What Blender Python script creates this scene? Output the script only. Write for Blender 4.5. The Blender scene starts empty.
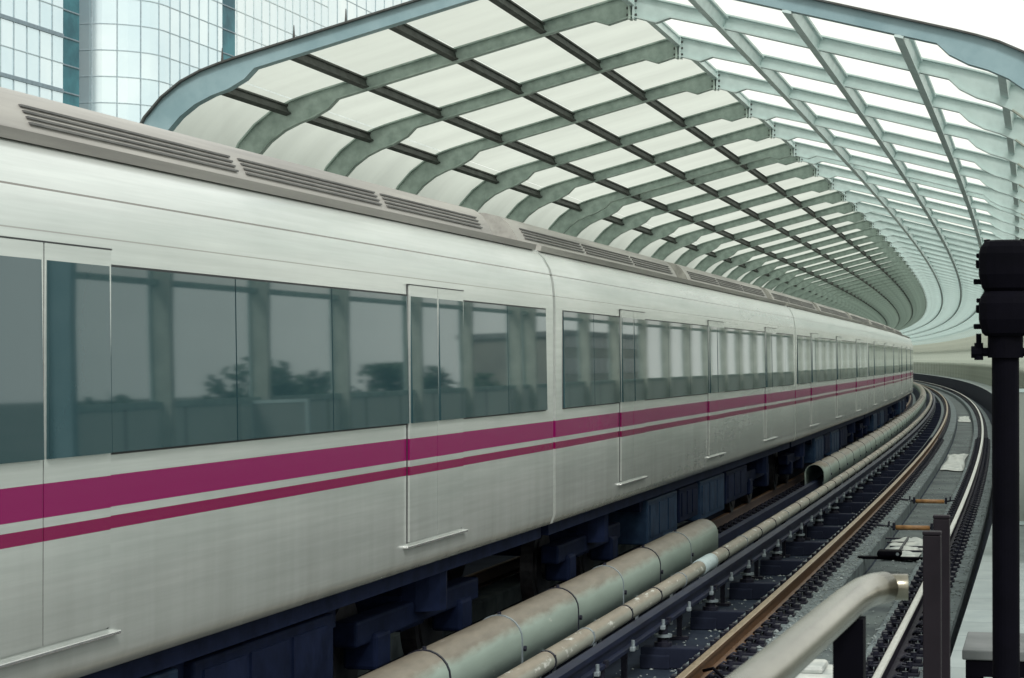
import bpy, bmesh, math, random
from mathutils import Vector, Matrix
random.seed(7)
sc = bpy.context.scene
COL = sc.collection
rad = math.radians

# ------------------------------------------------------------------ track frame
R = 2148.7          # radius of the curve; it bends to the left
TH = 0.2562         # camera heading, left of the track direction at its feet
EYE = 2.506         # eye height above the rail heads
QC = 4.0            # canopy axis; q counts metres to the left of the camera's own arc

def W(s, q, z=0.0):
    a = s / R
    return Vector((-(R - (R - q) * math.cos(a)), (R - q) * math.sin(a), z))

def frame(s, q, z=0.0):
    return Matrix.Translation(W(s, q, z)) @ Matrix.Rotation(s / R, 4, 'Z')

# ------------------------------------------------------------------ materials
def new_mat(name):
    m = bpy.data.materials.new(name); m.use_nodes = True
    nt = m.node_tree; b = nt.nodes['Principled BSDF']
    return m, nt, b

def noise_mix(nt, c1, c2, scale, detail=6, coord='Object', stretch=(1, 1, 1), lo=0.35, hi=0.65, rough=0.6):
    N = nt.nodes; L = nt.links
    tc = N.new('ShaderNodeTexCoord'); mp = N.new('ShaderNodeMapping')
    mp.inputs['Scale'].default_value = stretch
    L.new(tc.outputs[coord], mp.inputs['Vector'])
    nz = N.new('ShaderNodeTexNoise'); nz.inputs['Scale'].default_value = scale
    nz.inputs['Detail'].default_value = detail; nz.inputs['Roughness'].default_value = rough
    L.new(mp.outputs['Vector'], nz.inputs['Vector'])
    rp = N.new('ShaderNodeValToRGB')
    rp.color_ramp.elements[0].position = lo; rp.color_ramp.elements[1].position = hi
    rp.color_ramp.elements[0].color = (*c1, 1); rp.color_ramp.elements[1].color = (*c2, 1)
    L.new(nz.outputs['Fac'], rp.inputs['Fac'])
    return rp.outputs['Color'], nz.outputs['Fac']

def bump(nt, b, fac, strength=0.2, dist=0.01):
    bp = nt.nodes.new('ShaderNodeBump')
    bp.inputs['Strength'].default_value = strength; bp.inputs['Distance'].default_value = dist
    nt.links.new(fac, bp.inputs['Height']); nt.links.new(bp.outputs['Normal'], b.inputs['Normal'])

def mat(name, c1, c2=None, scale=4.0, rough=0.6, metal=0.0, spec=0.5, bumps=0.0, coord='Object', stretch=(1, 1, 1), lo=0.35, hi=0.65, coat=0.0):
    m, nt, b = new_mat(name)
    c2 = c2 or tuple(x * 0.75 for x in c1)
    col, fac = noise_mix(nt, c2, c1, scale, coord=coord, stretch=stretch, lo=lo, hi=hi)
    nt.links.new(col, b.inputs['Base Color'])
    b.inputs['Roughness'].default_value = rough; b.inputs['Metallic'].default_value = metal
    b.inputs['Specular IOR Level'].default_value = spec
    if coat:
        b.inputs['Coat Weight'].default_value = coat; b.inputs['Coat Roughness'].default_value = 0.08
    if bumps: bump(nt, b, fac, bumps)
    return m

def glazing(name, tint, through, gloss=0.06, rough=0.35, diff=0.5):
    """frosted sheet: part clear, part scattering, with a weak shine"""
    m = bpy.data.materials.new(name); m.use_nodes = True
    nt = m.node_tree; N = nt.nodes; L = nt.links
    N.remove(N['Principled BSDF']); out = N['Material Output']
    col, fac = noise_mix(nt, tuple(x * 0.84 for x in tint), tint, 0.9, coord='UV', stretch=(1.2, .35, 1), lo=0.25, hi=0.6)
    tr = N.new('ShaderNodeBsdfTransparent'); L.new(col, tr.inputs['Color'])
    tl = N.new('ShaderNodeBsdfTranslucent'); L.new(col, tl.inputs['Color'])
    df = N.new('ShaderNodeBsdfDiffuse'); L.new(col, df.inputs['Color'])
    gl = N.new('ShaderNodeBsdfGlossy'); gl.inputs['Roughness'].default_value = rough
    m0 = N.new('ShaderNodeMixShader'); m0.inputs[0].default_value = diff
    L.new(tl.outputs[0], m0.inputs[1]); L.new(df.outputs[0], m0.inputs[2])
    m1 = N.new('ShaderNodeMixShader'); m1.inputs[0].default_value = through
    L.new(m0.outputs[0], m1.inputs[1]); L.new(tr.outputs[0], m1.inputs[2])
    m2 = N.new('ShaderNodeMixShader'); m2.inputs[0].default_value = gloss
    L.new(m1.outputs[0], m2.inputs[1]); L.new(gl.outputs[0], m2.inputs[2])
    L.new(m2.outputs[0], out.inputs['Surface'])
    return m

def clear_glass(name, tint, gloss=0.08):
    m = bpy.data.materials.new(name); m.use_nodes = True
    nt = m.node_tree; N = nt.nodes; L = nt.links
    N.remove(N['Principled BSDF']); out = N['Material Output']
    col, fac = noise_mix(nt, tuple(x * 0.95 for x in tint), tint, 0.6)
    tr = N.new('ShaderNodeBsdfTransparent'); L.new(col, tr.inputs['Color'])
    gl = N.new('ShaderNodeBsdfGlossy'); gl.inputs['Roughness'].default_value = 0.05
    m2 = N.new('ShaderNodeMixShader'); m2.inputs[0].default_value = gloss
    L.new(tr.outputs[0], m2.inputs[1]); L.new(gl.outputs[0], m2.inputs[2])
    L.new(m2.outputs[0], out.inputs['Surface'])
    return m

def car_paint():
    """brushed steel side with the magenta stripes; bands are set by height"""
    m, nt, b = new_mat('brushed_steel_with_stripes')
    N = nt.nodes; L = nt.links
    tc = N.new('ShaderNodeTexCoord'); sp = N.new('ShaderNodeSeparateXYZ')
    L.new(tc.outputs['Object'], sp.inputs['Vector'])
    base, _ = noise_mix(nt, (0.61, 0.66, 0.63), (0.73, 0.77, 0.74), 1.2, detail=5, stretch=(1, 0.25, 2.0))
    fine, ff = noise_mix(nt, (0.90, 0.90, 0.90), (1, 1, 1), 30, detail=4, stretch=(1, 0.02, 1))
    mul = N.new('ShaderNodeMix'); mul.data_type = 'RGBA'; mul.blend_type = 'MULTIPLY'; mul.inputs[0].default_value = 1
    L.new(base, mul.inputs[6]); L.new(fine, mul.inputs[7])
    # colour turns greyer and darker towards the sill, in faint vertical streaks
    st, sf = noise_mix(nt, (0, 0, 0), (1, 1, 1), 2.2, detail=6, stretch=(1, 1.6, 0.10), lo=0.35, hi=0.75)
    hz = N.new('ShaderNodeMapRange'); hz.inputs['From Min'].default_value = 1.0; hz.inputs['From Max'].default_value = 2.0
    hz.inputs['To Min'].default_value = 0.55; hz.inputs['To Max'].default_value = 0.05
    L.new(sp.outputs['Z'], hz.inputs['Value'])
    dm = N.new('ShaderNodeMath'); dm.operation = 'MULTIPLY'; dm.use_clamp = True
    sv = N.new('ShaderNodeMapRange'); sv.inputs['To Min'].default_value = 0.35; sv.inputs['To Max'].default_value = 1.0
    L.new(st, sv.inputs['Value']); L.new(sv.outputs['Result'], dm.inputs[0]); L.new(hz.outputs['Result'], dm.inputs[1])
    low_grey = N.new('ShaderNodeMix'); low_grey.data_type = 'RGBA'; low_grey.inputs[7].default_value = (0.30, 0.31, 0.28, 1)
    L.new(dm.outputs[0], low_grey.inputs[0]); L.new(mul.outputs[2], low_grey.inputs[6])
    prev = low_grey.outputs[2]
    met = None
    def band(z0, z1):
        g = N.new('ShaderNodeMath'); g.operation = 'GREATER_THAN'; g.inputs[1].default_value = z0
        l = N.new('ShaderNodeMath'); l.operation = 'LESS_THAN'; l.inputs[1].default_value = z1
        p = N.new('ShaderNodeMath'); p.operation = 'MULTIPLY'
        L.new(sp.outputs['Z'], g.inputs[0]); L.new(sp.outputs['Z'], l.inputs[0])
        L.new(g.outputs[0], p.inputs[0]); L.new(l.outputs[0], p.inputs[1])
        return p.outputs[0]
    def over(prev, fac, col):
        x = N.new('ShaderNodeMix'); x.data_type = 'RGBA'
        L.new(fac, x.inputs[0]); L.new(prev, x.inputs[6]); x.inputs[7].default_value = (*col, 1)
        return x.outputs[2]
    mag = (0.215, 0.004, 0.088)
    b1, b2 = band(1.80, 1.953), band(1.695, 1.757)
    prev = over(prev, b1, mag); prev = over(prev, b2, (0.19, 0.004, 0.062))
    prev = over(prev, band(3.274, 3.284), (0.20, 0.19, 0.17))
    prev = over(prev, band(3.082, 3.089), (0.36, 0.36, 0.34))
    ad = N.new('ShaderNodeMath'); ad.operation = 'ADD'; L.new(b1, ad.inputs[0]); L.new(b2, ad.inputs[1])
    mm = N.new('ShaderNodeMapRange'); mm.inputs['To Min'].default_value = 0.46; mm.inputs['To Max'].default_value = 0.0
    L.new(ad.outputs[0], mm.inputs['Value'])
    L.new(prev, b.inputs['Base Color']); L.new(mm.outputs['Result'], b.inputs['Metallic'])
    m3 = N.new('ShaderNodeMapRange'); m3.inputs['To Min'].default_value = 0.25; m3.inputs['To Max'].default_value = 0.04
    L.new(ad.outputs[0], m3.inputs['Value']); L.new(m3.outputs['Result'], b.inputs['Coat Weight'])
    m5 = N.new('ShaderNodeMapRange'); m5.inputs['To Min'].default_value = 0.5; m5.inputs['To Max'].default_value = 0.22
    L.new(ad.outputs[0], m5.inputs['Value']); L.new(m5.outputs['Result'], b.inputs['Specular IOR Level'])
    b.inputs['Roughness'].default_value = 0.27
    b.inputs['Coat Roughness'].default_value = 0.12
    wv, wf = noise_mix(nt, (0, 0, 0), (1, 1, 1), 0.9, detail=2, stretch=(1, 1, 0.22))
    ad2 = N.new('ShaderNodeMath'); ad2.operation = 'MULTIPLY_ADD'; ad2.inputs[1].default_value = 14.0
    L.new(wf, ad2.inputs[0]); L.new(ff, ad2.inputs[2])
    bump(nt, b, ad2.outputs[0], 0.26, 0.0024)
    return m

M = {}
M['car'] = car_paint()
M['carglass'] = mat('dark_tinted_glass', (0.028, 0.064, 0.074), (0.022, 0.055, 0.065), 0.8, rough=0.03, spec=0.75)
M['carglass'].node_tree.nodes['Principled BSDF'].inputs['Specular Tint'].default_value = (0.80, 0.98, 1.0, 1)
M['rubber'] = mat('black_rubber', (0.02, 0.022, 0.025), rough=0.6)
M['chrome'] = mat('bright_steel', (0.80, 0.81, 0.80), (0.68, 0.69, 0.68), 8, rough=0.22, metal=0.8)
M['roofgrey'] = mat('grey_roof_paint', (0.38, 0.37, 0.34), (0.24, 0.23, 0.215), 2.2, rough=0.45, stretch=(3, .12, 3))
M['louver'] = mat('dark_louver', (0.15, 0.15, 0.145), (0.10, 0.10, 0.10), 6, rough=0.6)
M['bellows'] = mat('grey_bellows', (0.33, 0.35, 0.34), (0.26, 0.28, 0.27), 6, rough=0.6)
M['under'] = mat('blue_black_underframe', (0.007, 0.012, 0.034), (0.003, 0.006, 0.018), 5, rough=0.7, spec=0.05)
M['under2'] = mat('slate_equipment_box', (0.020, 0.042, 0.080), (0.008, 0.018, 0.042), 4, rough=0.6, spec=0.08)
M['wheel'] = mat('dark_wheel_steel', (0.05, 0.05, 0.055), (0.02, 0.02, 0.025), 10, rough=0.45, metal=0.6)
M['ribL'] = mat('stained_shaded_green_grey_paint', (0.46, 0.56, 0.51), (0.23, 0.30, 0.27), 5, rough=0.5, bumps=0.05, lo=0.28, hi=0.62)  # left half of the ribs: stains, plus its shade put into the colour
M['ribR'] = mat('lit_green_grey_paint', (0.58, 0.70, 0.69), (0.46, 0.57, 0.56), 5, rough=0.45, lo=0.25, hi=0.6)  # same rib paint, lighter: light on the right half put into the colour
M['legR'] = mat('beige_grey_leg_paint', (0.52, 0.55, 0.48), (0.40, 0.43, 0.37), 4, rough=0.6)
M['ribF'] = mat('sea_blue_grey_paint', (0.27, 0.39, 0.42), (0.19, 0.30, 0.33), 3, rough=0.4, lo=0.3, hi=0.65)
M['ribtop'] = mat('rust_dark_flange', (0.075, 0.085, 0.085), (0.05, 0.05, 0.045), 8, rough=0.6)
M['purL'] = mat('shaded_brown_grey_purlin', (0.085, 0.095, 0.087), (0.045, 0.048, 0.043), 6, rough=0.6, spec=0.2)  # left purlins: shade put into the colour; right ones take the lighter rib paint
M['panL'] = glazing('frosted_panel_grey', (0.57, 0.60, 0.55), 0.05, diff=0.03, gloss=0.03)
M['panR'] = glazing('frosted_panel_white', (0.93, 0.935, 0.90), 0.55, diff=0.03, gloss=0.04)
M['fenceglass'] = clear_glass('fence_glass', (0.93, 0.97, 0.96), 0.07)
def fence_mat():
    m, nt, b = new_mat('beige_ribbed_fence_panel'); N = nt.nodes; L = nt.links
    uv = N.new('ShaderNodeUVMap'); bk = N.new('ShaderNodeTexBrick'); bk.offset = 0.0
    for k, v in (('Scale', 1.0), ('Mortar Size', 0.05), ('Brick Width', 1.5), ('Row Height', 30.0)): bk.inputs[k].default_value = v
    bk.inputs['Color1'].default_value = (0.62, 0.67, 0.62, 1); bk.inputs['Color2'].default_value = (0.56, 0.61, 0.57, 1); bk.inputs['Mortar'].default_value = (0.30, 0.33, 0.30, 1)
    L.new(uv.outputs['UV'], bk.inputs['Vector']); L.new(bk.outputs['Color'], b.inputs['Base Color'])
    b.inputs['Roughness'].default_value = 0.6
    return m
M['fencepanel'] = fence_mat()
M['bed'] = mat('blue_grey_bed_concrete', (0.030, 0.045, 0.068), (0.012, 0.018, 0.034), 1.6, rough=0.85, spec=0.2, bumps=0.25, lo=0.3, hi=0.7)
M['trough'] = mat('grey_green_trough_concrete', (0.115, 0.145, 0.145), (0.04, 0.056, 0.064), 1.1, rough=0.75, bumps=0.3, lo=0.36, hi=0.62)
M['plinth'] = mat('stained_plinth_concrete', (0.20, 0.245, 0.25), (0.07, 0.09, 0.105), 3.0, rough=0.85, bumps=0.3, lo=0.3, hi=0.68)
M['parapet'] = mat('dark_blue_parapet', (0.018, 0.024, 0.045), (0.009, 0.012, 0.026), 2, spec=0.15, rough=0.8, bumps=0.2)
M['rust'] = mat('rusty_rail_steel', (0.17, 0.085, 0.033), (0.085, 0.042, 0.02), 9, rough=0.5, metal=0.25, coord='UV', stretch=(1, 8, 1))
M['rustdark'] = mat('dark_rusty_rail_steel', (0.11, 0.07, 0.055), (0.05, 0.035, 0.035), 9, rough=0.6, coord='UV', stretch=(1, 8, 1))
M['railhead_rust'] = mat('worn_bronze_railhead', (0.36, 0.27, 0.16), (0.23, 0.155, 0.085), 5, rough=0.38, metal=0.5, coord='UV', stretch=(1, 6, 1))
M['railhead'] = mat('polished_railhead', (0.74, 0.73, 0.69), (0.58, 0.56, 0.52), 5, rough=0.3, metal=0.6, coord='UV', stretch=(1, 6, 1))
M['railside'] = mat('dark_rail_side', (0.024, 0.020, 0.034), (0.012, 0.010, 0.018), 9, rough=0.6, spec=0.2)
M['clip'] = mat('black_oiled_clip', (0.020, 0.021, 0.034), (0.008, 0.009, 0.018), 20, rough=0.5, spec=0.25)
M['third'] = mat('blue_black_conductor', (0.012, 0.018, 0.045), (0.006, 0.009, 0.024), 3, rough=0.5, spec=0.2)
M['insul'] = mat('pale_porcelain', (0.24, 0.29, 0.31), (0.15, 0.18, 0.20), 15, rough=0.35)
def cover_mat(name, cool, warm, patch):
    m, nt, b = new_mat(name)
    N = nt.nodes; L = nt.links
    c1, f1 = noise_mix(nt, cool, tuple(x * 1.18 for x in cool), 2.0, coord='UV', stretch=(.6, 3, 1))
    c2, f2 = noise_mix(nt, warm, tuple(x * 0.72 for x in warm), 5.0, coord='UV', stretch=(.5, 2, 1))
    geo = N.new('ShaderNodeNewGeometry'); sp = N.new('ShaderNodeSeparateXYZ')
    L.new(geo.outputs['Normal'], sp.inputs['Vector'])
    ad = N.new('ShaderNodeMath'); ad.operation = 'MULTIPLY_ADD'; ad.inputs[1].default_value = 0.55
    L.new(f2, ad.inputs[0]); L.new(sp.outputs['Z'], ad.inputs[2])
    rp = N.new('ShaderNodeValToRGB'); rp.color_ramp.elements[0].position = 0.62; rp.color_ramp.elements[1].position = 0.98
    L.new(ad.outputs[0], rp.inputs['Fac'])
    mx = N.new('ShaderNodeMix'); mx.data_type = 'RGBA'
    L.new(rp.outputs['Color'], mx.inputs[0]); L.new(c1, mx.inputs[6]); L.new(c2, mx.inputs[7])
    c3, f3 = noise_mix(nt, (0, 0, 0), (1, 1, 1), patch, coord='UV', stretch=(1.5, 5, 1), lo=0.60 if patch > 2 else 0.70, hi=0.66 if patch > 2 else 0.76, detail=3)
    m2 = N.new('ShaderNodeMix'); m2.data_type = 'RGBA'; m2.inputs[7].default_value = (0.55, 0.56, 0.51, 1)
    L.new(c3, m2.inputs[0]); L.new(mx.outputs[2], m2.inputs[6])
    L.new(m2.outputs[2], b.inputs['Base Color']); b.inputs['Roughness'].default_value = 0.5
    bump(nt, b, f2, 0.15)
    return m
M['hood'] = cover_mat('weathered_cover_shell', (0.25, 0.315, 0.275), (0.20, 0.175, 0.135), 1.4)
M['conduit'] = cover_mat('scuffed_conduit_shell', (0.25, 0.26, 0.22), (0.27, 0.235, 0.18), 2.2)
M['amber'] = mat('amber_varnished_rod', (0.42, 0.23, 0.09), (0.24, 0.12, 0.05), 8, rough=0.45)
M['white'] = mat('dirty_white_plastic', (0.66, 0.68, 0.64), (0.42, 0.46, 0.45), 4, rough=0.6, bumps=0.2)
M['tape'] = mat('pale_blue_tape', (0.55, 0.66, 0.68), (0.46, 0.57, 0.60), 8, rough=0.5)
M['black'] = mat('black_signal_paint', (0.0022, 0.002, 0.005), (0.0012, 0.0012, 0.003), 6, rough=0.75, spec=0.06)
M['blacklens'] = mat('dark_lens', (0.004, 0.003, 0.006), rough=0.3, spec=0.2)
M['postbrown'] = mat('dark_brown_post_paint', (0.013, 0.010, 0.014), (0.008, 0.006, 0.009), 6, rough=0.6, spec=0.15)
M['stainless'] = mat('worn_stainless_tube', (0.31, 0.295, 0.24), (0.13, 0.12, 0.09), 9, rough=0.27, metal=0.9, bumps=0.08, stretch=(1, .25, 1), lo=0.3, hi=0.62)
M['grit'] = mat('pale_grit', (0.34, 0.39, 0.39), (0.12, 0.14, 0.14), 25, rough=0.85)
M['bench'] = mat('grey_stone_slab', (0.13, 0.14, 0.14), (0.09, 0.10, 0.10), 6, rough=0.7)
def tile_mat():
    m, nt, b = new_mat('pale_paving_slabs')
    N = nt.nodes; L = nt.links
    uv = N.new('ShaderNodeUVMap')
    bk = N.new('ShaderNodeTexBrick'); bk.offset = 0.0
    bk.inputs['Scale'].default_value = 1.0; bk.inputs['Mortar Size'].default_value = 0.008
    bk.inputs['Brick Width'].default_value = 0.72; bk.inputs['Row Height'].default_value = 0.6
    bk.inputs['Color1'].default_value = (0.29, 0.335, 0.33, 1); bk.inputs['Color2'].default_value = (0.25, 0.29, 0.285, 1)
    bk.inputs['Mortar'].default_value = (0.16, 0.19, 0.19, 1)
    L.new(uv.outputs['UV'], bk.inputs['Vector'])
    c, f = noise_mix(nt, (0.75, 0.78, 0.78), (1, 1, 1), 2.5)
    mul = N.new('ShaderNodeMix'); mul.data_type = 'RGBA'; mul.blend_type = 'MULTIPLY'; mul.inputs[0].default_value = 1
    L.new(bk.outputs['Color'], mul.inputs[6]); L.new(c, mul.inputs[7])
    L.new(mul.outputs[2], b.inputs['Base Color']); b.inputs['Roughness'].default_value = 0.7
    bump(nt, b, bk.outputs['Fac'], -0.3, 0.01)
    return m
M['tile'] = tile_mat()
def facade_mat(name, c1, c2, scale):
    m, nt, b = new_mat(name)
    N = nt.nodes; L = nt.links
    uv = N.new('ShaderNodeUVMap')
    bk = N.new('ShaderNodeTexBrick'); bk.offset = 0.0
    bk.inputs['Scale'].default_value = 1.0; bk.inputs['Mortar Size'].default_value = 0.0
    bk.inputs['Brick Width'].default_value = 1.9; bk.inputs['Row Height'].default_value = 2.0
    bk.inputs['Color1'].default_value = (*c1, 1); bk.inputs['Color2'].default_value = (*c2, 1)
    L.new(uv.outputs['UV'], bk.inputs['Vector'])
    c, f = noise_mix(nt, (0.82, 0.86, 0.9), (1, 1, 1), scale)
    mul = N.new('ShaderNodeMix'); mul.data_type = 'RGBA'; mul.blend_type = 'MULTIPLY'; mul.inputs[0].default_value = 1
    L.new(bk.outputs['Color'], mul.inputs[6]); L.new(c, mul.inputs[7])
    L.new(mul.outputs[2], b.inputs['Base Color'])
    b.inputs['Roughness'].default_value = 0.15; b.inputs['Metallic'].default_value = 0.55
    return m
M['facA'] = facade_mat('pale_blue_curtain_glass', (0.84, 0.94, 0.96), (0.72, 0.86, 0.90), 0.08)  # tower glass kept pale, distance haze put into the colour
M['facC'] = facade_mat('white_curtain_glass', (0.86, 0.93, 0.93), (0.80, 0.89, 0.90), 0.08)
M['teal'] = mat('deep_teal_glass', (0.045, 0.20, 0.24), (0.015, 0.09, 0.12), 0.22, rough=0.2, spec=0.1, lo=0.4, hi=0.6)
M['mull'] = mat('slate_mullion', (0.42, 0.52, 0.56), rough=0.5)  # mullions lightened as well, haze put into their colour
M['mullC'] = mat('pale_mullion', (0.62, 0.72, 0.74), rough=0.5)
M['bandgrey'] = mat('dark_floor_band', (0.22, 0.30, 0.35), rough=0.5)
M['aptwall'] = mat('beige_apartment_wall', (0.30, 0.29, 0.25), (0.22, 0.21, 0.19), 0.4, rough=0.8)
M['aptwin'] = mat('dark_apartment_window', (0.04, 0.05, 0.06), rough=0.15)
M['leaf'] = mat('dark_green_leaves', (0.045, 0.085, 0.04), (0.018, 0.04, 0.022), 0.9, rough=0.7)
M['bark'] = mat('brown_bark', (0.09, 0.07, 0.05), (0.05, 0.04, 0.03), 8, rough=0.9, bumps=0.4)
M['ground'] = mat('grey_green_city_ground', (0.12, 0.125, 0.11), (0.07, 0.085, 0.06), 0.05, rough=0.9, lo=0.4, hi=0.6)
M['deck'] = mat('grey_viaduct_concrete', (0.22, 0.23, 0.22), (0.16, 0.165, 0.16), 0.8, rough=0.85)

# ------------------------------------------------------------------ object helpers
def link(name, me, parent=None, mats=()):
    o = bpy.data.objects.new(name, me); COL.objects.link(o)
    for m in mats: me.materials.append(m)
    if parent: o.parent = parent
    return o

def tag(o, label=None, cat=None, group=None, kind=None):
    if label: o['label'] = label
    if cat: o['category'] = cat
    if group: o['group'] = group
    if kind: o['kind'] = kind
    return o

def thing(name, label, cat, group=None, mw=None):
    o = bpy.data.objects.new(name, None); COL.objects.link(o)
    o.empty_display_size = 0.2
    if mw is not None: o.matrix_world = mw
    return tag(o, label, cat, group)

def bm_obj(name, bm, mats, parent=None, smooth=False, mw=None):
    me = bpy.data.meshes.new(name)
    bmesh.ops.recalc_face_normals(bm, faces=bm.faces)
    bm.to_mesh(me); bm.free()
    if smooth:
        for p in me.polygons: p.use_smooth = True
    o = link(name, me, parent, mats if isinstance(mats, (list, tuple)) else [mats])
    if mw is not None: o.matrix_basis = mw
    return o

def box(bm, x0, x1, y0, y1, z0, z1, mw=None, mi=0, bev=0.0):
    r = bmesh.ops.create_cube(bm, size=1)
    vs = r['verts']
    for v in vs:
        v.co = Vector(((x0 + x1) / 2 + v.co.x * (x1 - x0), (y0 + y1) / 2 + v.co.y * (y1 - y0), (z0 + z1) / 2 + v.co.z * (z1 - z0)))
    fs = set(f for v in vs for f in v.link_faces)
    if bev:
        es = list(set(e for f in fs for e in f.edges))
        rr = bmesh.ops.bevel(bm, geom=es, offset=bev, segments=2, affect='EDGES', profile=0.5)
        fs = set(rr['faces']) | set(f for f in fs if f.is_valid)
        vs = list(set(v for f in fs for v in f.verts))
        fs = set(f for v in vs for f in v.link_faces)
    for f in fs: f.material_index = mi
    if mw is not None:
        for v in vs: v.co = mw @ v.co
    return vs

def cyl(bm, p0, p1, r, n=12, mi=0, r2=None, caps=True):
    p0, p1 = Vector(p0), Vector(p1); d = p1 - p0
    rot = d.to_track_quat('Z', 'Y').to_matrix().to_4x4()
    g = bmesh.ops.create_cone(bm, cap_ends=caps, segments=n, radius1=r, radius2=r if r2 is None else r2, depth=d.length,
                              matrix=Matrix.Translation((p0 + p1) / 2) @ rot)
    for f in set(f for v in g['verts'] for f in v.link_faces): f.material_index = mi
    return g['verts']

def tube(bm, pts, r, n=14, mi=0, caps=True):
    pts = [Vector(p) for p in pts]; rings = []
    up = Vector((0, 0, 1))
    for i, p in enumerate(pts):
        d = (pts[min(i + 1, len(pts) - 1)] - pts[max(i - 1, 0)]).normalized()
        a = d.cross(up)
        if a.length < 1e-4: a = d.cross(Vector((1, 0, 0)))
        a.normalize(); b = a.cross(d).normalized()
        rings.append([bm.verts.new(p + r * (math.cos(t) * a + math.sin(t) * b)) for t in [2 * math.pi * k / n for k in range(n)]])
    for A, B in zip(rings, rings[1:]):
        for k in range(n):
            f = bm.faces.new((A[k], A[(k + 1) % n], B[(k + 1) % n], B[k])); f.material_index = mi; f.smooth = True
    if caps:
        for rg in (rings[0], rings[-1]):
            f = bm.faces.new(rg); f.material_index = mi

def sweep_bm(bm, prof, s0, s1, step=4.0, closed=True, caps=True, mis=None):
    """carry a (q, z) profile along the curve; UV = (metres along, metres around)"""
    uvl = bm.loops.layers.uv.verify()
    n = max(1, int(round((s1 - s0) / step)))
    d = [0.0]
    k = len(prof)
    for i in range(k):
        a, b = prof[i], prof[(i + 1) % k]; d.append(d[-1] + math.hypot(a[0] - b[0], a[1] - b[1]))
    rings = []
    for j in range(n + 1):
        s = s0 + (s1 - s0) * j / n
        rings.append((s, [bm.verts.new(W(s, q, z)) for q, z in prof]))
    for (sa, A), (sb, B) in zip(rings, rings[1:]):
        for i in range(k if closed else k - 1):
            i2 = (i + 1) % k
            f = bm.faces.new((A[i], A[i2], B[i2], B[i]))
            for lp, uvv in zip(f.loops, ((sa, d[i]), (sa, d[i + 1]), (sb, d[i + 1]), (sb, d[i]))): lp[uvl].uv = uvv
            if mis: f.material_index = mis[i]
    if closed and caps:
        bm.faces.new(rings[0][1]); bm.faces.new(rings[-1][1])

def sweep(name, prof, s0, s1, mats, parent=None, step=4.0, closed=True, smooth=False, mis=None):
    bm = bmesh.new(); sweep_bm(bm, prof, s0, s1, step, closed, mis=mis)
    return bm_obj(name, bm, mats, parent, smooth)

def rect(q0, q1, z0, z1): return [(q0, z0), (q1, z0), (q1, z1), (q0, z1)]

def strip_box(bm, A, B, y0, y1, mi=0):
    """a closed bent bar between two polylines in the xz plane"""
    va = [[bm.verts.new((p[0], y, p[1])) for p in A] for y in (y0, y1)]
    vb = [[bm.verts.new((p[0], y, p[1])) for p in B] for y in (y0, y1)]
    fs = []
    for i in range(len(A) - 1):
        fs.append(bm.faces.new((va[0][i], va[0][i + 1], vb[0][i + 1], vb[0][i])))
        fs.append(bm.faces.new((va[1][i], vb[1][i], vb[1][i + 1], va[1][i + 1])))
        fs.append(bm.faces.new((va[0][i], va[1][i], va[1][i + 1], va[0][i + 1])))
        fs.append(bm.faces.new((vb[0][i], vb[0][i + 1], vb[1][i + 1], vb[1][i])))
    for i in (0, -1): fs.append(bm.faces.new((va[0][i], vb[0][i], vb[1][i], va[1][i])))
    for f in fs: f.material_index = mi

S_END = 312.0
# ------------------------------------------------------------------ the setting
bm = bmesh.new()
g = 3000
for x, y in ((-g, -g), (g, -g), (g, g), (-g, g)): bm.verts.new((x, y, -9.0))
bm.faces.new(bm.verts[:]); tag(bm_obj('ground', bm, M['ground']), kind='structure')
tag(sweep('viaduct_deck', [(-2.2, -1.6), (9.6, -1.6), (9.6, -0.45), (-2.2, -0.45)], -12, S_END, M['deck']), kind='structure')
tag(sweep('track_bed', [(0.56, -0.40), (1.72, -0.40), (2.38, -0.401), (4.5, -0.401), (8.3, -0.40)], -12, S_END, [M['bed'], M['trough'], M['bed'], M['parapet']], closed=False, step=3, mis=[0, 1, 2, 3]), kind='structure')  # last strip, under the train: darker material, shade put into the colour
for q0, q1 in ((0.95, 1.69), (2.41, 3.18), (4.68, 5.40), (6.18, 6.90)):
    tag(sweep('track_plinth', [(q0, -0.43), (q1, -0.43), (q1, -0.215), (q1 - .02, -0.195), (q0 + .02, -0.195), (q0, -0.215)], -12, S_END, M['plinth'], step=3), kind='structure')
tag(sweep('walkway', [(-2.2, -0.44), (0.57, -0.44), (0.57, 0.70), (0.60, 0.705), (0.60, 0.75), (-2.2, 0.75)], -12, S_END,
          [M['parapet'], M['tile']], step=3, mis=[0, 0, 0, 0, 1, 0]), kind='structure')
tag(sweep('left_kerb_wall', rect(8.22, 8.6, -0.44, 0.75), 10, S_END, M['parapet']), kind='structure')  # dark colour carries the shade seen beneath the train

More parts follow.
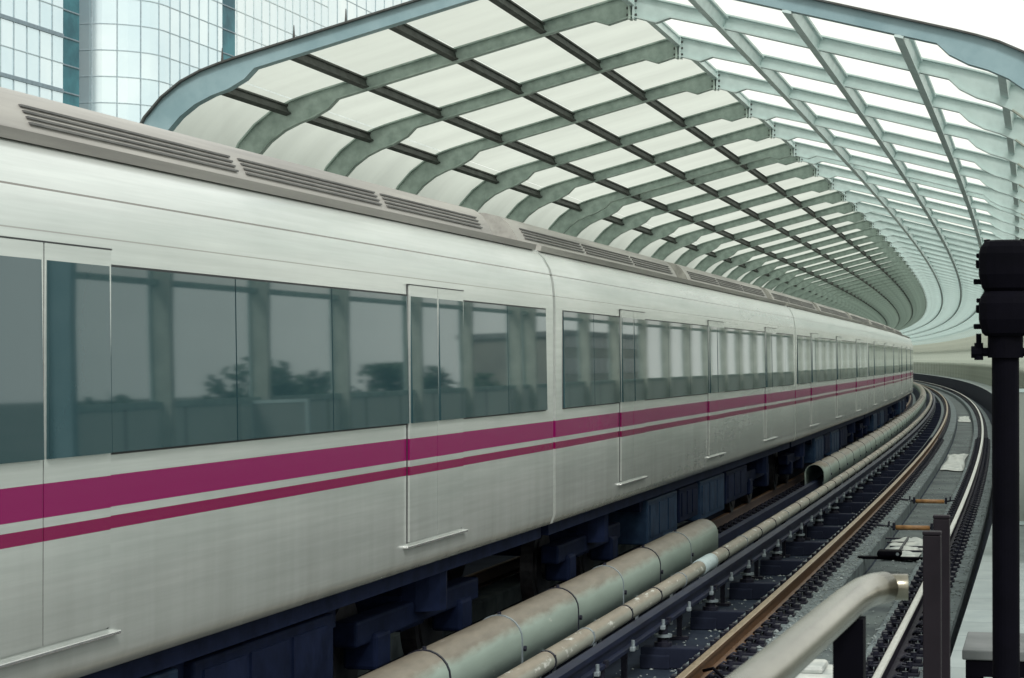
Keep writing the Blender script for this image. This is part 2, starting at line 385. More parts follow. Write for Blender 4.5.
# ------------------------------------------------------------------ rails and their clips
def rail_prof(qc):
    P = [(-.07, -.17), (.07, -.17), (.07, -.158), (.012, -.14), (.010, -.05), (.035, -.038), (.0355, -.006), (.026, 0), (-.026, 0), (-.0355, -.006), (-.035, -.038), (-.010, -.05), (-.012, -.14), (-.07, -.158)]
    return [(qc + a, b) for a, b in P]
def clip_mesh():
    bm = bmesh.new()
    box(bm, -.25, .25, -.10, .10, -.197, -.17, bev=.004)
    for sx in (-1, 1):
        box(bm, sx * .105 - .025, sx * .105 + .025, -.05, .05, -.175, -.125, bev=.006)
        cyl(bm, (sx * .165, 0, -.17), (sx * .165, 0, -.08), .026, 8); box(bm, sx * .21 - .03, sx * .21 + .03, -.06, .06, -.172, -.13, bev=.008)
        tube(bm, [(sx * .15, -.05, -.15), (sx * .17, -.07, -.12), (sx * .10, -.08, -.11), (sx * .06, -.05, -.145), (sx * .06, .05, -.145), (sx * .10, .08, -.11), (sx * .17, .07, -.12), (sx * .15, .05, -.15)], .011, 6)
    me = bpy.data.meshes.new('rail_clip'); bmesh.ops.recalc_face_normals(bm, faces=bm.faces); bm.to_mesh(me); bm.free()
    me.materials.append(M['clip']); return me
CLIP = clip_mesh()
def make_rail(q, label, mats, s_first, spacing=0.6, with_clips=True):
    t = thing('rail', label, 'rail', 'running rails of the two tracks', None)
    mi = [0] * 14
    for k in (6, 7, 8): mi[k] = 1
    sweep('rail_bar', rail_prof(q), -10, S_END, mats, t, step=2.0, mis=mi)
    if with_clips:
        for k in range(100):
            s = s_first + k * spacing
            o = bpy.data.objects.new('rail_clip', CLIP); COL.objects.link(o); o.parent = t
            o.matrix_basis = frame(s, q)
        bm = bmesh.new(); s = s_first + 100 * spacing
        while s < 200:
            mw = frame(s, q)
            box(bm, -.17, -.04, -.08, .08, -.197, -.11, mw); box(bm, .04, .17, -.08, .08, -.197, -.11, mw); s += spacing
        o = bm_obj('rail_clip', bm, M['clip'], t); o['kind'] = 'stuff'
    return t
make_rail(1.356, 'grey running rail with polished top next to the pale walkway', [M['railside'], M['railhead']], 12.3)
make_rail(2.861, 'brown rusty running rail right of the black conductor rail', [M['rust'], M['railhead_rust']], 12.0)
make_rail(5.04, 'dark rusty rail seen beneath the edge of the train behind the covers', [M['rustdark'], M['rust']], 16.0)
make_rail(6.54, 'dark rusty rail under the far wheels of the train', [M['rustdark'], M['rust']], 16.0, with_clips=False)

# ------------------------------------------------------------------ conductor rail of the empty track
t = thing('conductor_rail', 'blue black conductor rail beside the slim scuffed conduit', 'conductor rail')
sweep('conductor_bar', [(3.50, .02), (3.60, .02), (3.60, .05), (3.565, .06), (3.565, .14), (3.60, .15), (3.60, .19), (3.50, .19), (3.50, .15), (3.535, .14), (3.535, .06), (3.50, .05)], 6, S_END, M['third'], t, step=2)
bmc = bmesh.new()
box(bmc, .004, .05, -.035, .035, .02, .06, bev=.01); cyl(bmc, (.03, 0, .05), (.03, 0, .115), .016, 8)
cme = bpy.data.meshes.new('anchor_clamp'); bmc.to_mesh(cme); bmc.free(); cme.materials.append(M['insul'])
for k in range(40):
    o = bpy.data.objects.new('anchor_clamp', cme); COL.objects.link(o); o.parent = t
    o.matrix_basis = frame(13.2 + 1.475 * k, 3.50)
def bracket_parts():
    bm = bmesh.new()
    box(bm, -.30, .32, -.10, .10, -.398, -.20, bev=.012); box(bm, -.30, -.02, -.14, .14, -.399, -.27, bev=.01); box(bm, .28, .44, -.16, .16, -.399, -.32)
    beam = bpy.data.meshes.new('beam'); bm.to_mesh(beam); bm.free(); beam.materials.append(M['parapet'])
    bm = bmesh.new()
    cyl(bm, (-.10, 0, -.20), (-.10, 0, -.16), .085, 14, 1); cyl(bm, (-.10, 0, -.16), (-.10, 0, -.11), .055, 14, 1); cyl(bm, (-.10, 0, -.11), (-.10, 0, -.085), .085, 14, 0); cyl(bm, (-.10, 0, -.085), (-.10, 0, .018), .045, 12, 1)
    ins = bpy.data.meshes.new('insulator'); bm.to_mesh(ins); bm.free(); ins.materials.append(M['insul']); ins.materials.append(M['clip'])
    bm = bmesh.new()
    box(bm, -.15, -.03, -.06, .06, .018, .045, bev=.006); box(bm, -.06, -.03, -.05, .05, .04, .075)
    cl = bpy.data.meshes.new('clamp'); bm.to_mesh(cl); bm.free(); cl.materials.append(M['clip'])
    return beam, ins, cl
BP = bracket_parts()
for k in range(42):
    s = 13.7 + 2.95 * k
    b = thing('rail_bracket', 'dark bracket with pale insulator on the bed carrying the black conductor rail', 'bracket', 'brackets under the conductor rail', frame(s, 3.46))
    b.matrix_world = frame(s, 3.46)
    for n, me in zip(('beam', 'insulator', 'clamp'), BP):
        o = bpy.data.objects.new(n, me); COL.objects.link(o); o.parent = b

# slim conduit over it
t = thing('slim_conduit', 'slim scuffed grey conduit with straps running along the empty track', 'conduit')
qc_, zc_, rc_ = 3.74, .215, .078
circ = [(qc_ + rc_ * math.cos(a), zc_ + rc_ * math.sin(a)) for a in [2 * math.pi * k / 18 for k in range(18)]]
sweep('conduit_tube', circ, 6, S_END, M['conduit'], t, step=1.5, smooth=True)
for k in range(70):
    s = 12.4 + 1.55 * k + random.uniform(-.12, .12)
    bm = bmesh.new(); r2 = rc_ + .006
    sweep_bm(bm, [(qc_ + r2 * math.cos(a), zc_ + r2 * math.sin(a)) for a in [2 * math.pi * j / 16 for j in range(16)]], s - .018, s + .018, 1)
    box(bm, .05, .075, -.02, .02, .07, .10, frame(s, qc_, zc_ - .05))
    bm_obj('strap', bm, M['clip'] if k % 3 else M['insul'], t)
    if k % 2 == 0:
        bm = bmesh.new(); box(bm, -.03, .03, -.03, .03, -.40, -.06, frame(s, qc_, zc_)); box(bm, -.09, .09, -.06, .06, -.61, -.58, frame(s, qc_, zc_)); box(bm, -.025, .025, -.025, .025, -.58, -.40, frame(s, qc_, zc_))
        bm_obj('foot', bm, M['clip'], t)
bm = bmesh.new(); r2 = rc_ + .012
sweep_bm(bm, [(qc_ + r2 * math.cos(a), zc_ + r2 * math.sin(a)) for a in [2 * math.pi * j / 18 for j in range(18)]], 22.9, 23.75, .3)
bm_obj('tape_wrap', bm, M['tape'], t, smooth=True)

# big hoods over the train's conductor rail
def hood_prof(qc, w, z0, z1):
    r = w / 2 * .96
    out = [(qc - w / 2, z0)]
    for k in range(13):
        a = math.pi - math.pi * k / 12
        out.append((qc + r * 1.04 * math.cos(a), z1 - r + r * math.sin(a)))
    out.append((qc + w / 2, z0))
    th = .012
    inn = [(qc + (q - qc) * (1 - th / (w / 2)), z - (th if z > z0 else 0)) for q, z in out]
    return out + inn[::-1]
def hood(s0, s1, label):
    t = thing('rail_cover', label, 'rail cover', 'covers over the conductor rail of the train track')
    q, w = 4.22, .38
    sweep('cover_shell', hood_prof(q, w, .10, .50), s0, s1, M['hood'], t, step=1.5, smooth=False)
    for p in t.children[0].data.polygons: p.use_smooth = True
    k = 0; s = s1 - 2.15 if s1 < 40 else s0 + 1.4
    while s0 + .2 < s < min(s1, 120):
        bm = bmesh.new()
        pr = hood_prof(q, w + .012, .10, .508)
        sweep_bm(bm, pr, s - .014, s + .014, 1)
        bm_obj('seam_band', bm, M['insul'] if k % 2 == 0 else M['clip'], t)
        bm = bmesh.new(); cyl(bm, W(s + .06, q - w / 2 - .02, .24), W(s + .06, q - w / 2 + .02, .24), .022, 8); bm_obj('bolt', bm, M['clip'], t)
        bm = bmesh.new(); cyl(bm, W(s + .02, q, .49), W(s + .02, q, .525), .016, 8); bm_obj('bolt', bm, M['clip'], t)
        for sg in (-1, 1):
            bm = bmesh.new(); box(bm, sg * w / 2 - .012, sg * w / 2 + .012, -.03, .03, -.40, .14, frame(s + .7, q)); bm_obj('foot', bm, M['insul'], t)
        k += 1; s += -2.05 if s1 < 40 else 2.05
    for s in (s1 - .05 if s1 < 40 else s0 + .05,):
        for sg in (-1, 1):
            bm = bmesh.new(); box(bm, sg * w / 2 * .9 - .012, sg * w / 2 * .9 + .012, -.03, .03, -.40, .16, frame(s, q)); bm_obj('foot', bm, M['insul'], t)
    return t
hood(4, 26.3, 'long weathered rail cover in front, ending beside the pale taped conduit')
hood(40.6, S_END, 'long rail cover starting beyond the gap, open arched end towards the viewer')
tag(sweep('bare_conductor_rail', rect(4.17, 4.27, .0, .17), 4, S_END, M['third']), 'dark conductor rail showing in the gap between the two covers', 'conductor rail')

# ------------------------------------------------------------------ things lying between the rails
def gauge_rod(s, label):
    t = thing('tie_rod', label, 'tie rod', 'amber tie rods between the rails', frame(s, 2.05))
    bm = bmesh.new(); cyl(bm, (-.27, 0, -.20), (.27, 0, -.20), .040, 14); bm_obj('rod_sleeve', bm, M['amber'], t, True)
    for sx in (-1, 1):
        bm = bmesh.new(); cyl(bm, (sx * .27, 0, -.20), (sx * .58, 0, -.16), .018, 8); box(bm, sx * .30 - .02, sx * .30 + .02, -.05, .05, -.245, -.12, bev=.006); box(bm, sx * .38 - .012, sx * .38 + .012, -.09, .09, -.21, -.10)
        bm_obj('end_fitting', bm, M['clip'], t)
gauge_rod(34.4, 'amber tie rod nearer the viewer, just behind the striped white bag')
gauge_rod(40.9, 'amber tie rod farther off, lying past the first one')
t = thing('transponder', 'black box on a dark crossbar between the rails before the white bag', 'transponder', None, frame(28.9, 2.08))
bm = bmesh.new(); box(bm, -.42, .45, -.07, .07, -.20, -.165, bev=.006); bm_obj('crossbar', bm, M['black'], t)
bm = bmesh.new(); box(bm, -.15, .17, -.16, .16, -.163, -.075, bev=.03); bm_obj('housing', bm, M['black'], t)
bm = bmesh.new(); cyl(bm, (.125, -.165, -.115), (.125, -.158, -.115), .022, 12); bm_obj('end_plug', bm, M['insul'], t)
def sheet(name, s, q, lx, ly, label, cat, amp, ribs=0, z=-.37):
    bm = bmesh.new(); nx, ny = 26, 30; vs = {}
    rnd = random.Random(int(s * 10))
    ph = [(rnd.uniform(3, 11), rnd.uniform(3, 9), rnd.uniform(0, 6)) for _ in range(6)]
    for i in range(nx + 1):
        for j in range(ny + 1):
            u, v = i / nx - .5, j / ny - .5
            e = 1 + .10 * math.sin(7 * v + s) ; h = sum(abs(math.sin(a * u + b * v + c)) for a, b, c in ph) / 6 * amp
            if ribs: h += .07 * abs(math.sin(math.pi * ribs * (v + .12 * u)))
            edge = min(.5 - abs(u), .5 - abs(v)) * 8
            h *= min(1, max(.05, edge))
            vs[i, j] = bm.verts.new((u * lx * e, v * ly * (1 + .06 * math.sin(5 * u)), h))
    for i in range(nx):
        for j in range(ny): bm.faces.new((vs[i, j], vs[i + 1, j], vs[i + 1, j + 1], vs[i, j + 1]))
    o = bm_obj(name, bm, M['white'], None, True, frame(s, q, z))
    return tag(o, label, cat)
o = sheet('white_bag', 32.2, 2.05, .56, 3.0, 'white folded bag with dark bands, lying before the nearer amber rod', 'bag', .05, 4)
bm = bmesh.new()
for k in range(4):
    v = -1.10 + .73 * k; box(bm, -.25, .24, v - .035, v + .035, .075, .10, Matrix.Rotation(.12, 4, 'Z'))
box(bm, -.03, .0, -1.3, 1.25, .085, .112)
bm_obj('band', bm, M['clip'], o)
sheet('plastic_sheet', 60.5, 2.06, .56, 9.5, 'crumpled white plastic sheet lying in the trough, larger and nearer one', 'plastic sheet', .10)
sheet('plastic_sheet', 104.0, 2.06, .55, 9.0, 'small distant white plastic sheet on the trough near the bend', 'plastic sheet', .08)
bm = bmesh.new(); box(bm, -.26, .24, -.42, .42, -.40, -.27, bev=.05); box(bm, -.14, .10, -.24, .24, -.275, -.20, bev=.035)
o = bm_obj('cable_pit_cover', bm, M['white'], None, False, frame(18.9, 2.06)); tag(o, 'white rounded pit cover on the trough below the steel handrail', 'pit cover')
bm = bmesh.new(); box(bm, -.32, .32, -.02, .02, -.395, -.36); o = bm_obj('thin_crossbar', bm, M['clip'], None, False, frame(18.0, 2.06)); tag(o, 'thin dark crossbar on the trough just before the white pit cover', 'crossbar')
for k, (s, lab) in enumerate(((16.2, 'black looped cable lying over the brown rail foot, nearer the viewer'), (17.4, 'black looped cable over the brown rail foot, a little farther along'))):
    bm = bmesh.new()
    tube(bm, [W(s, 2.83, -.09), W(s - .05, 2.74, -.06), W(s - .2, 2.62, -.12), W(s - .45, 2.56, -.18), W(s - .7, 2.48, -.19), W(s - .8, 2.40, -.22)], .014, 8)
    tag(bm_obj('bond_cable', bm, M['black'], None), lab, 'cable')

rg = random.Random(3); gv = []; gf = []
for _ in range(9000):
    s = 11 + 70 * rg.random() ** 1.6
    zone = rg.random()
    if zone < .40: q, z = rg.uniform(2.40, 2.66), -.195
    elif zone < .56: q, z = rg.uniform(1.73, 2.37), -.40
    elif zone < .66: q, z = rg.uniform(1.55, 1.69), -.195
    elif zone < .82: q, z = rg.uniform(3.19, 3.95), -.40
    elif zone < .90: q, z = rg.uniform(.97, 1.12), -.195
    else: q, z = rg.uniform(4.69, 4.85), -.195
    r = rg.uniform(.005, .02) * (1.5 if rg.random() < .08 else 1)
    c = W(s, q, z + r * .3); a = rg.random() * 6; k = len(gv); e = rg.uniform(.6, 1.7)
    u, v = Vector((math.cos(a), math.sin(a), 0)) * r, Vector((-math.sin(a), math.cos(a), 0)) * r * e
    for p in (u, v, -u, -v, Vector((0, 0, r * .7)), Vector((0, 0, -r * .7))): gv.append(c + p * rg.uniform(.8, 1.2))
    gf += [(k, k + 1, k + 4), (k + 1, k + 2, k + 4), (k + 2, k + 3, k + 4), (k + 3, k, k + 4), (k + 1, k, k + 5), (k + 2, k + 1, k + 5), (k + 3, k + 2, k + 5), (k, k + 3, k + 5)]
gme = bpy.data.meshes.new('gravel'); gme.from_pydata(gv, [], gf)
tag(link('gravel', gme, None, [M['grit']]), 'small pale grit scattered along the plinths and the trough', 'gravel', kind='stuff')

# ------------------------------------------------------------------ canopy
U = [0, .922, 1.836, 2.784, 3.64]
def ztop(u): return 6.13 - .262 * u
half_top = [(0, ztop(0)), (.30, ztop(.30)), (.42, ztop(.42)), (.922, ztop(.922)), (1.836, ztop(1.836)), (2.784, ztop(2.784)), (3.10, ztop(3.10)), (3.22, ztop(3.22)), (3.40, 5.235),
            (3.58, 5.175), (3.78, 5.08), (3.97, 4.94), (4.14, 4.755), (4.27, 4.52), (4.36, 4.24), (4.41, 3.9), (4.43, 3.5), (4.44, 3.0), (4.44, .755)]
half_dep = [.235, .235, .155, .145, .145, .145, .145, .215, .255, .255, .255, .255, .255, .255, .255, .255, .25, .24, .22]
def rib_lines(side):
    P = [Vector((p[0], p[1])) for p in half_top]; bot = []; low = []; tin = []
    for i, p in enumerate(P):
        d = (P[min(i + 1, len(P) - 1)] - P[max(i - 1, 0)]).normalized()
        n = Vector((d.y, -d.x))            # inward
        if i == 0: n = Vector((0, -1))
        tin.append(p + n * .016); low.append(p + n * (half_dep[i] - .016)); bot.append(p + n * half_dep[i])
    f = lambda L: [(-side * v.x, v.y) for v in L]
    return f(P), f(tin), f(low), f(bot)
def rib_mesh(front):
    bm = bmesh.new()
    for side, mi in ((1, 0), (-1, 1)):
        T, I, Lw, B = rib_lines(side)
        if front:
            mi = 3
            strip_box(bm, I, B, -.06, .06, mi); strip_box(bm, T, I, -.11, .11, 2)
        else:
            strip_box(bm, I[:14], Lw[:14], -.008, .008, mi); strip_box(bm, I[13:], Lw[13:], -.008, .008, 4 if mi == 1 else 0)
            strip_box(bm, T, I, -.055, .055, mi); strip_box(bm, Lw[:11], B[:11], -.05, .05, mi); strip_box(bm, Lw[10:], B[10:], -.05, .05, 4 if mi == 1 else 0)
            # stiffener where the knee gusset starts
            pass
    if not front:
        for sx, mi in ((-.02, 0), (.02, 1)):
            box(bm, sx - .011, sx + .011, -.07, .07, 5.87, 6.10, None, mi)
            for zz in (5.91, 5.98, 6.05):
                for yy in (-.045, .045): cyl(bm, (sx * 1.5, yy, zz), (sx * 2.6, yy, zz), .014, 6, 2)
    else:
        for u in (-3.4, -2.7, -2.2, -1.5, 1.2, 2.0): cyl(bm, (u, 0, ztop(abs(u)) + .0), (u, 0, ztop(abs(u)) + .14), .014, 6, 2, .004)
    me = bpy.data.meshes.new('rib'); bmesh.ops.recalc_face_normals(bm, faces=bm.faces); bm.to_mesh(me); bm.free()
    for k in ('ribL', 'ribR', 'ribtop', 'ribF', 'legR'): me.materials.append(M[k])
    return me
canopy = thing('station_canopy', 'long arched canopy of green grey ribs and frosted panels over both tracks', 'canopy')
RIBS = [18.06, 20.38, 23.15, 25.97, 29.05, 31.8, 34.8, 35.8, 38.7, 41.9, 45.0, 48.2, 51.3]
while RIBS[-1] < 306: RIBS.append(RIBS[-1] + 3.03)
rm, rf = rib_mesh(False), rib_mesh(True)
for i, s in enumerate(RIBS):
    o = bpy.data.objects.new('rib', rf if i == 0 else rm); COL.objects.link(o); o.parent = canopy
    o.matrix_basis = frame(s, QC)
    if i == 0: o['label'] = 'thick blue grey front rib with dark top edge'
for sg in (1, -1):
    for k, u in enumerate(U):
        if k == 0 and sg < 0: continue
        w, dep = (.03, .11) if sg > 0 else (.04, .15)
        sl = math.atan(.262) * (1 if k else 0)
        if k == 4: sl = math.atan(.42)
        zt = (ztop(u) if k < 4 else 5.15) - .020
        def pt(a, b):   # a across, b down
            x, z = a * math.cos(sl) - b * math.sin(sl), -a * math.sin(sl) - b * math.cos(sl)
            return (QC + sg * (u + x), zt + z)
        pr = [pt(-w, 0), pt(w, 0), pt(w, .02), pt(.012, .024), pt(.012, dep - .024), pt(w, dep - .02), pt(w, dep), pt(-w, dep), pt(-w, dep - .02), pt(-.012, dep - .024), pt(-.012, .024), pt(-w, .02)]
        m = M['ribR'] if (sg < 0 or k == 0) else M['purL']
        sweep('purlin', pr, 18.0, 308, m, canopy, step=3)
def pan(a, b):
    return None
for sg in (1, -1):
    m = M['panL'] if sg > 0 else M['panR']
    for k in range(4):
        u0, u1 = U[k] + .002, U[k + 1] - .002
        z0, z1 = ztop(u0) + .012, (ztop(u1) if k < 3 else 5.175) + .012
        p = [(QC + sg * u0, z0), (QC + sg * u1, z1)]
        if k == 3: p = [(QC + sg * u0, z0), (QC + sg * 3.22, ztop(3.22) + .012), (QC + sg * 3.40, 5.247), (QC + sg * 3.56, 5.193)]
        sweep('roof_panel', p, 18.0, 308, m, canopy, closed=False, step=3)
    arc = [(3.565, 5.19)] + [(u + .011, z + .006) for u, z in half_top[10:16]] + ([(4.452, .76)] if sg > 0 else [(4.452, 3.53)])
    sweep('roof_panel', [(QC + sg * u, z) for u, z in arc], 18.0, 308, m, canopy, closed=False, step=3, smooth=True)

# ------------------------------------------------------------------ fence on the right
fence = thing('side_fence', 'glazed trackside fence with pale lower panels along the walkway', 'fence')
qf = QC - 4.36
sweep('lower_panel', rect(qf - .02, qf + .02, .76, 2.17), 18.3, 308, M['fencepanel'], fence, step=3)
sweep('rail', rect(qf - .035, qf + .035, 2.17, 2.24), 18.3, 308, M['ribL'], fence, step=3)
sweep('rail', rect(qf - .035, qf + .035, 3.46, 3.52), 18.3, 308, M['ribL'], fence, step=3)
sweep('glass_pane', [(qf, 2.24), (qf, 3.46)], 18.3, 308, M['fenceglass'], fence, closed=False, step=3)
sc_ = thing('screen_panel', 'pale upright screen panel standing across the walkway behind the signal post', 'screen', None, frame(22.9, -.02))
bm = bmesh.new(); box(bm, -.35, .30, -.02, .02, .80, 2.16); bm_obj('panel', bm, M['fencepanel'], sc_)
bm = bmesh.new()
for x in (-.37, .32): box(bm, x - .02, x + .02, -.03, .03, .751, 2.20)
box(bm, -.348, .298, -.03, .03, 2.163, 2.20); box(bm, -.348, .298, -.03, .03, .76, .797)
bm_obj('frame', bm, M['ribR'], sc_)
# the panel should stand at q -0.02 +- 0.33 : x grows to the right

# ------------------------------------------------------------------ the train
CAR_L = 19.90
PROF = [(1.30, 1.0), (1.36, 1.02), (1.388, 1.10), (1.39, 1.2), (1.39, 2.0), (1.39, 2.98), (1.385, 3.10), (1.372, 3.22), (1.345, 3.33), (1.29, 3.43), (1.20, 3.515), (1.05, 3.58), (.7, 3.635), (.3, 3.66), (0, 3.665)]
full = [(x, z) for x, z in PROF] + [(-x, z) for x, z in PROF[::-1][1:]]
DOORS = (-6.2, 0.0, 6.2)
def shell_mesh(y0, y1, prof, name, mats, smooth=True):
    bm = bmesh.new(); ny = 8; rings = []
    for j in range(ny + 1):
        y = y0 + (y1 - y0) * j / ny
        rings.append([bm.verts.new((x, y, z)) for x, z in prof])
    k = len(prof)
    for A, B in zip(rings, rings[1:]):
        for i in range(k):
            f = bm.faces.new((A[i], A[(i + 1) % k], B[(i + 1) % k], B[i]))
            f.smooth = smooth and i not in (k - 1, 0)
    bmesh.ops.recalc_face_normals(bm, faces=bm.faces)
    for rg, flip in ((rings[0], False), (rings[-1], True)):     # end walls keep their own corners, so the side stays evenly shaded
        f = bm.faces.new([bm.verts.new(v.co) for v in rg]); f.normal_update()
        if (f.normal.y > 0) != flip: f.normal_flip()
    me = bpy.data.meshes.new(name); bm.to_mesh(me); bm.free()
    for m in mats: me.materials.append(m)
    return me
def lean(vs, sx):
    for v in vs:
        if v.co.z < 2.5 and abs(v.co.x) > 1.38: v.co.x += sx * .016

def make_car():
    t = thing('train_car', 'x', 'train car', 'cars of the metro train')
    L2 = CAR_L / 2
    link('body', shell_mesh(-L2, L2, full, 'body', [M['car']]), t)
    # gutter lip
    bm = bmesh.new()
    for sx in (-1, 1):
        a = [(sx * 1.19, 3.515), (sx * 1.235, 3.50), (sx * 1.25, 3.55), (sx * 1.20, 3.56)]
        vs = [[bm.verts.new((x, y, z)) for x, z in a] for y in (-L2 + .05, L2 - .05)]
        for i in range(4): bm.faces.new((vs[0][i], vs[0][(i + 1) % 4], vs[1][(i + 1) % 4], vs[1][i]))
        bm.faces.new(vs[0]); bm.faces.new(vs[1])
    bm_obj('gutter', bm, M['roofgrey'], t)
    # roof units
    for yc in (-5.0, 5.0):
        pr = [(.95, 3.60), (.90, 3.70), (.84, 3.79), (.76, 3.85), (.62, 3.885), (.4, 3.90), (0, 3.905)]
        pf = pr + [(-x, z) for x, z in pr[::-1][1:]]
        u = link('roof_unit', shell_mesh(yc - 4.55, yc + 4.55, pf, 'roof_unit', [M['roofgrey']]), t)
        bm = bmesh.new()
        for sx in (-1, 1):
            for zz in (3.66, 3.69, 3.72, 3.75):
                for k in range(3):
                    y = yc - 4.2 + 2.85 * k
                    xx = sx * (.922 - (zz - 3.66) * .62); box(bm, xx - .012, xx + .012, y, y + 2.70, zz, zz + .011)
        for e in (-1, 1): box(bm, -.6, .6, yc + e * 4.555 - .008, yc + e * 4.555 + .008, 3.69, 3.83)
        bm_obj('vent_grille', bm, M['louver'], u)
    for sx in (1, -1):
        X = sx * 1.39
        def slab(bm, y0, y1, z0, z1, d0, d1, bev=0): return box(bm, min(X + sx * d0, X + sx * d1), max(X + sx * d0, X + sx * d1), y0, y1, z0, z1, None, 0, bev)
        edges = [-L2 + .30] + [v for d in DOORS for v in (d - .70, d + .70)] + [L2 - .30]
        for a, b in zip(edges[0::2], edges[1::2]):
            n = 3 if b - a > 4 else 2 if b - a > 2 else 1
            for k in range(n):
                y0, y1 = a + (b - a) * k / n + .008, a + (b - a) * (k + 1) / n - .008
                bm = bmesh.new(); lean(slab(bm, y0, y1, 2.062, 2.953, -.03, .006), sx)
                wdw = bm_obj('window', bm, M['carglass'], t)
        bm = bmesh.new()
        for a, b in zip(edges[0::2], edges[1::2]): slab(bm, a - .012, b + .012, 2.05, 2.965, -.03, .0025)
        bm_obj('gasket', bm, M['rubber'], t)
        for d in DOORS:
            for e in (-1, 1):
                y0, y1 = (d + .006, d + .69) if e > 0 else (d - .69, d - .006)
                bm = bmesh.new(); slab(bm, y0, y1, 1.23, 3.03, -.03, .020)
                dr = bm_obj('door', bm, M['car'], t)
                bm = bmesh.new(); lean(slab(bm, y0 + .022, y1 - .022, 2.062, 2.953, -.03, .0225), sx)
                bm_obj('window', bm, M['carglass'], dr)
            bm = bmesh.new(); slab(bm, d - .70, d + .70, 3.0305, 3.038, -.02, .021); slab(bm, d - .004, d + .004, 1.23, 3.03, -.02, .0165)
            for e in (-.698, .698): slab(bm, d + e - .006, d + e + .006, 1.22, 3.031, -.02, .0045)
            bm_obj('door_seal', bm, M['rubber'], t)
            bm = bmesh.new(); slab(bm, d - .78, d + .78, 1.188, 1.206, -.02, .035, .004)
            bm_obj('door_sill', bm, M['chrome'], t)
    # underframe
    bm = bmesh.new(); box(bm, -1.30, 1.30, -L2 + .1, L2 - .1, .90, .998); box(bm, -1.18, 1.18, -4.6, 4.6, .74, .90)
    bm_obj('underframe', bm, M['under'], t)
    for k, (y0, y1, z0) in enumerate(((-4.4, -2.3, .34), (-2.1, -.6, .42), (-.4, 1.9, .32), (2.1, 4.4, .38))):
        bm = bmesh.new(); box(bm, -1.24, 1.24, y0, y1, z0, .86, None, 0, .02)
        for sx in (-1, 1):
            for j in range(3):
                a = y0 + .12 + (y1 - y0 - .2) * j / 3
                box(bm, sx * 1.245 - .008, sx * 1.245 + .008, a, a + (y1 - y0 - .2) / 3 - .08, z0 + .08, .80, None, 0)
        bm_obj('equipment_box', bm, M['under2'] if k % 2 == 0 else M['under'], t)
    for yc in (-6.9, 6.9):
        bm = bmesh.new()
        for sx in (-1, 1):
            box(bm, sx * 1.0 - .09, sx * 1.0 + .09, yc - 1.6, yc + 1.6, .50, .68, None, 0, .02)
            for e in (-1, 1): box(bm, sx * 1.0 - .13, sx * 1.0 + .13, yc + e * 1.1 - .17, yc + e * 1.1 + .17, .30, .56, None, 0, .03)
            cyl(bm, (sx * 1.0, yc, .60), (sx * 1.0, yc, .92), .27, 16)
        box(bm, -1.0, 1.0, yc - .3, yc + .3, .45, .72)
        bg = bm_obj('bogie', bm, M['under'], t)
        for e in (-1, 1):
            for sx in (-1, 1):
                bm = bmesh.new()
                cyl(bm, (sx * .68, yc + e * 1.1, .42), (sx * .81, yc + e * 1.1, .42), .42, 32); cyl(bm, (sx * .81, yc + e * 1.1, .42), (sx * .83, yc + e * 1.1, .42), .33, 32); cyl(bm, (sx * .83, yc + e * 1.1, .42), (sx * .90, yc + e * 1.1, .42), .12, 16)
                bm_obj('wheel', bm, M['wheel'], bg)
    # bellows to the next car
    pr = [(x * .985, 1.02 + (z - 1.0) * .985) for x, z in full]
    bm = bmesh.new(); rings = []
    for j in range(9):
        y = L2 - .002 + j * .017; f = 1.0 if j % 2 else .975
        rings.append([bm.verts.new((x * f, y, 2.2 + (z - 2.2) * f)) for x, z in pr])
    for A, B in zip(rings, rings[1:]):
        for i in range(len(pr)): bm.faces.new((A[i], A[(i + 1) % len(pr)], B[(i + 1) % len(pr)], B[i]))
    bm_obj('gangway_bellows', bm, M['bellows'], t)
    return t
def copy_tree(o, parent=None):
    c = o.copy(); COL.objects.link(c)
    if parent: c.parent = parent
    for ch in list(o.children): copy_tree(ch, c)
    return c
car = make_car()
ORD = ['nearest train car, its side filling the lower left of the view', 'second train car from the viewer, behind the first grey gangway', 'third train car from the viewer along the curve', 'fourth train car from the viewer, mid curve',
       'farthest train car, a narrow sliver at the bend']
QT = 5.79
cars = [car] + [copy_tree(car) for _ in range(4)]
for k, c in enumerate(cars):
    c.matrix_world = frame(8.55 + 20.04 * k, QT)
    c['label'] = ORD[k]

